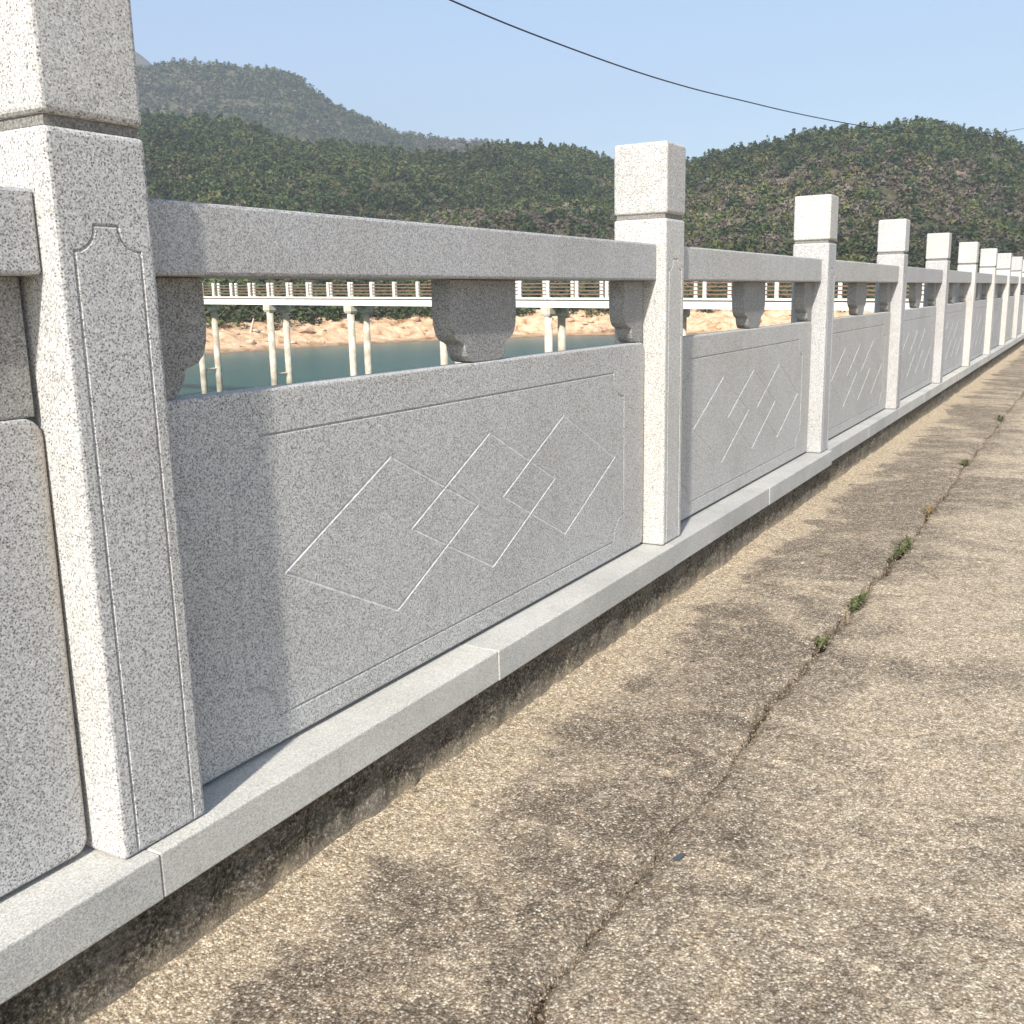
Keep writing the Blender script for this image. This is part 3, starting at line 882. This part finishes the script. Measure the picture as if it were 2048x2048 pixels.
# rough plinth ---------------------------------------------------------
px = np.concatenate([np.linspace(-3, 6, 700)[:-1], np.linspace(6, X1, 700)])
pz = np.linspace(-0.45, -0.094, 30)
PX, PZ = np.meshgrid(px, pz, indexing='ij')
fr_line = np.where(PX < 5.36, 0.0, 0.016)
PY = fr_line - 0.006 + 0.012*fbm(PX*3, PZ*5, 3) + 0.010*fbm(PX*22, PZ*22, 4)
PY = PY - 0.022*np.clip((-0.19-PZ)/0.12, 0, 1)
V = np.stack([PX, PY, PZ], -1).reshape(-1, 3)
nv = len(V)
F = grid_faces(len(px), len(pz))
# back and ends so that it is a closed wall
bk = np.array([(px[0], 0.22, -0.45), (px[-1], 0.22, -0.45), (px[-1], 0.22, -0.094), (px[0], 0.22, -0.094)])
i00, i0t = 0, len(pz)-1
i10, i1t = (len(px)-1)*len(pz), len(px)*len(pz)-1
V = np.concatenate([V, bk])
F = np.concatenate([F, [[nv, nv+3, nv+2, nv+1], [i00, i0t, nv+3, nv], [i10, nv+1, nv+2, i1t]]])
tag(obj('plinth_wall', mesh_np('plinth_wall', V, F, M['plinth'])), 'dark rough mossy concrete plinth below the stone ledge', 'wall')

# ================================================================= SMALL THINGS
# weeds in the crack
M['grass'] = plain('weed_leaf', (0.060, 0.085, 0.028), 0.7, 0.5, 30, (0.12, 0.11, 0.05))
M['dry'] = plain('dry_leaf', (0.17, 0.11, 0.055), 0.8, 0.5, 30, (0.26, 0.19, 0.10))
def tuft(xc, length, spread, nb, label, h=0.05, mat='grass', name='weed_tuft', seed=0):
    r = random.Random(seed)
    bm = bmesh.new()
    for i in range(nb):
        x = r.gauss(0, length*0.33); y = float(crack_y(np.array(xc+x)))+r.uniform(-.008, .008)
        z = ZG-0.015
        a = r.uniform(0, 2*math.pi); ln = h*r.uniform(.5, 1.4); lean = r.uniform(.5, 1.5)*spread
        w = r.uniform(.0025, .0055)
        d = Vector((math.cos(a), math.sin(a), 0)); s = Vector((-d.y, d.x, 0))*w
        p0 = Vector((x, y, 0)); p1 = p0+d*lean*ln*0.45+Vector((0, 0, ln*0.75)); p2 = p0+d*lean*ln*1.2+Vector((0, 0, ln*(1.15-0.55*min(lean, 1.2))))
        q = [bm.verts.new(p0-s), bm.verts.new(p0+s), bm.verts.new(p1+s*1.2), bm.verts.new(p1-s*1.2), bm.verts.new(p2)]
        bm.faces.new(q[:4]); bm.faces.new((q[3], q[2], q[4]))
    o = obj(name, bm_mesh(name, bm, M[mat]), None, (xc, 0, ZG-0.012))
    tag(o, label, 'weed', 'weeds in the pavement crack')
    return o
tuft(4.05, 0.30, 1.0, 130, 'longest green weed clump growing in the pavement crack', 0.036, seed=1)
tuft(3.02, 0.16, 1.0, 90, 'rounded bright green weed tuft in the crack, nearer than the longest clump', 0.034, seed=2)
tuft(2.50, 0.07, 1.0, 22, 'small sparse green weed tuft nearest the camera in the crack', 0.026, seed=3)
tuft(4.95, 0.10, 0.9, 40, 'brown withered weed tuft just beyond the longest green clump', 0.045, 'dry', seed=4)
tuft(6.75, 0.07, 1.0, 50, 'dull olive weed tuft far along the crack', 0.045, seed=5)
tuft(9.6, 0.14, 1.0, 50, 'faint weed tuft at the far end of the crack, near the frame edge', 0.05, seed=6)
# crumbled concrete and soil lying in the crack
r_ = np.random.default_rng(77)
nr = 2600
rx = -0.4+12*r_.random(nr)**1.4
ry = crack_y(rx)+r_.normal(size=nr)*(0.012+0.014*np.clip(fbm(rx*1.6, rx*0+4, 3), 0, 1))
dd = r_.normal(size=(nr, 6, 3)); dd /= np.linalg.norm(dd, axis=-1, keepdims=True)
octa = np.array([(1, 0, 0), (-1, 0, 0), (0, 1, 0), (0, -1, 0), (0, 0, .7), (0, 0, -.7)])
sz = 0.0016+0.0045*r_.random(nr)**3
RV = (octa[None]+0.35*dd)*sz[:, None, None]+np.stack([rx, ry, ZG-0.012+0.008*r_.random(nr)], 1)[:, None, :]
of = np.array([(0, 2, 4), (2, 1, 4), (1, 3, 4), (3, 0, 4), (2, 0, 5), (1, 2, 5), (3, 1, 5), (0, 3, 5)])
RF = (of[None]+6*np.arange(nr)[:, None, None]).reshape(-1, 3)
tag(obj('crack_rubble', mesh_np('crack_rubble', RV.reshape(-1, 3), RF, plain('concrete_crumbs', (0.36, 0.29, 0.21), 0.95, 0.6, 35, (0.13, 0.095, 0.065)))),
    'brown grit and crumbs filling the pavement crack', 'grit', kind='stuff')
# twig, chip of slate, pebbles
bm = bmesh.new()
add_tube(bm, (0, 0, 0), (0.05, 0.012, 0.004), 0.0022, 0.0018, 5); add_tube(bm, (0.05, 0.012, 0.004), (0.085, 0.03, 0.002), 0.0018, 0.001, 5)
add_tube(bm, (0.05, 0.012, 0.004), (0.07, 0.0, 0.006), 0.0012, 0.0006, 4)
def on_ground(u, v):
    d = ray(u, v); t = (ZG-CAM[2])/d[2]; return CAM+d*t
def small(name, me, u, v, dz, rz, label, cat, group=None):
    p = on_ground(u, v)
    o = obj(name, me, None, (p[0], p[1], ZG+dz), rz)
    tag(o, label, cat, group)
    return o
small('twig', bm_mesh('twig', bm, M['dry']), 1878, 1160, 0.006, 0.3, 'thin brown forked twig lying right of the weeds', 'twig')
bm = bmesh.new()
add_prism(bm, [(0, 0), (0.03, 0.004), (0.034, 0.012), (0.012, 0.014), (-0.004, 0.008)], -0.002, 0.002)
bmesh.ops.rotate(bm, verts=bm.verts, matrix=Matrix.Rotation(math.pi/2, 3, 'X'))
small('slate_chip', bm_mesh('slate_chip', bm, plain('blue_grey_scrap', (0.09, 0.11, 0.13), 0.5)), 1345, 1722, 0.006, -0.2, 'flat blue-grey scrap beside the crack', 'scrap')
M['pebble'] = plain('pale_pebble', (0.62, 0.57, 0.48), 0.8, 0.3, 50)
def pebble_mesh(i):
    bm = bmesh.new(); bmesh.ops.create_icosphere(bm, subdivisions=1, radius=0.005)
    r = random.Random(i)
    for v in bm.verts: v.co *= r.uniform(.75, 1.2); v.co.z *= 0.6
    return bm_mesh('pebble', bm, M['pebble'])
pm = [pebble_mesh(i) for i in range(4)]
rp = random.Random(9)
for i, (u, v, sc_, lb) in enumerate([(1183, 1652, 1.0, 'tiny pale pebble on the pavement well left of the blue-grey scrap'),
                                     (1605, 1128, 1.7, 'flat pale pebble between the plinth and the bright green weed tuft'),
                                     (640, 1865, 1.0, 'tiny pale pebble on the sandy pavement close to the plinth')]):
    o = small('pebble', pm[i], u, v, 0.003, rp.uniform(0, 6), lb, 'pebble', 'loose pebbles on the pavement')
    o.scale = (sc_, sc_, sc_)

# overhead cable ----------------------------------------------------------
pts = [(640, -128), (760, -66), (901, 0), (1060, 66), (1251, 136), (1378, 175), (1484, 201), (1590, 226), (1696, 247), (1790, 262), (1880, 269), (1960, 268), (2048, 257), (2200, 225), (2400, 160)]
cv = [Vector(at(u, v, 1/(1/19.0+(1/58.0-1/19.0)*(u-901)/1147))) for u, v in pts]
def catmull(P, n=8):
    out = []
    for i in range(1, len(P)-2):
        for k in range(n):
            t = k/n; a, b, c, d = P[i-1], P[i], P[i+1], P[i+2]
            out.append(0.5*((2*b)+(c-a)*t+(2*a-5*b+4*c-d)*t*t+(3*b-a-3*c+d)*t**3))
    return out
cp_ = catmull(cv)
bm = bmesh.new(); rings = []
for i, p_ in enumerate(cp_):
    d = (cp_[min(i+1, len(cp_)-1)]-cp_[max(i-1, 0)]).normalized()
    s = d.cross(Vector((0, 0, 1))).normalized(); t = s.cross(d)
    rings.append([bm.verts.new(p_+(s*math.cos(q*math.pi/3)+t*math.sin(q*math.pi/3))*0.016) for q in range(6)])
for a, b in zip(rings, rings[1:]):
    for q in range(6): bm.faces.new((a[q], a[(q+1) % 6], b[(q+1) % 6], b[q]))
tag(obj('overhead_cable', bm_mesh('overhead_cable', bm, M['cable'], True)), 'thin black overhead cable sagging across the sky', 'cable')

# haze ----------------------------------------------------------------------
hm = bpy.data.materials.new('haze_air'); hm.use_nodes = True
ht = hm.node_tree; ht.nodes.clear()
ho = ht.nodes.new('ShaderNodeOutputMaterial'); hv = ht.nodes.new('ShaderNodeVolumePrincipled')
hv.inputs['Color'].default_value = (0.78, 0.86, 0.96, 1)
hv.inputs['Density'].default_value = 0.00044
hv.inputs['Anisotropy'].default_value = 0.2
ht.links.new(hv.outputs[0], ho.inputs['Volume'])
bm = bmesh.new(); add_box(bm, -700, 2300, -700, 2300, ZW-12, 480)
tag(obj('haze', bm_mesh('haze', bm, hm)), kind='stuff')
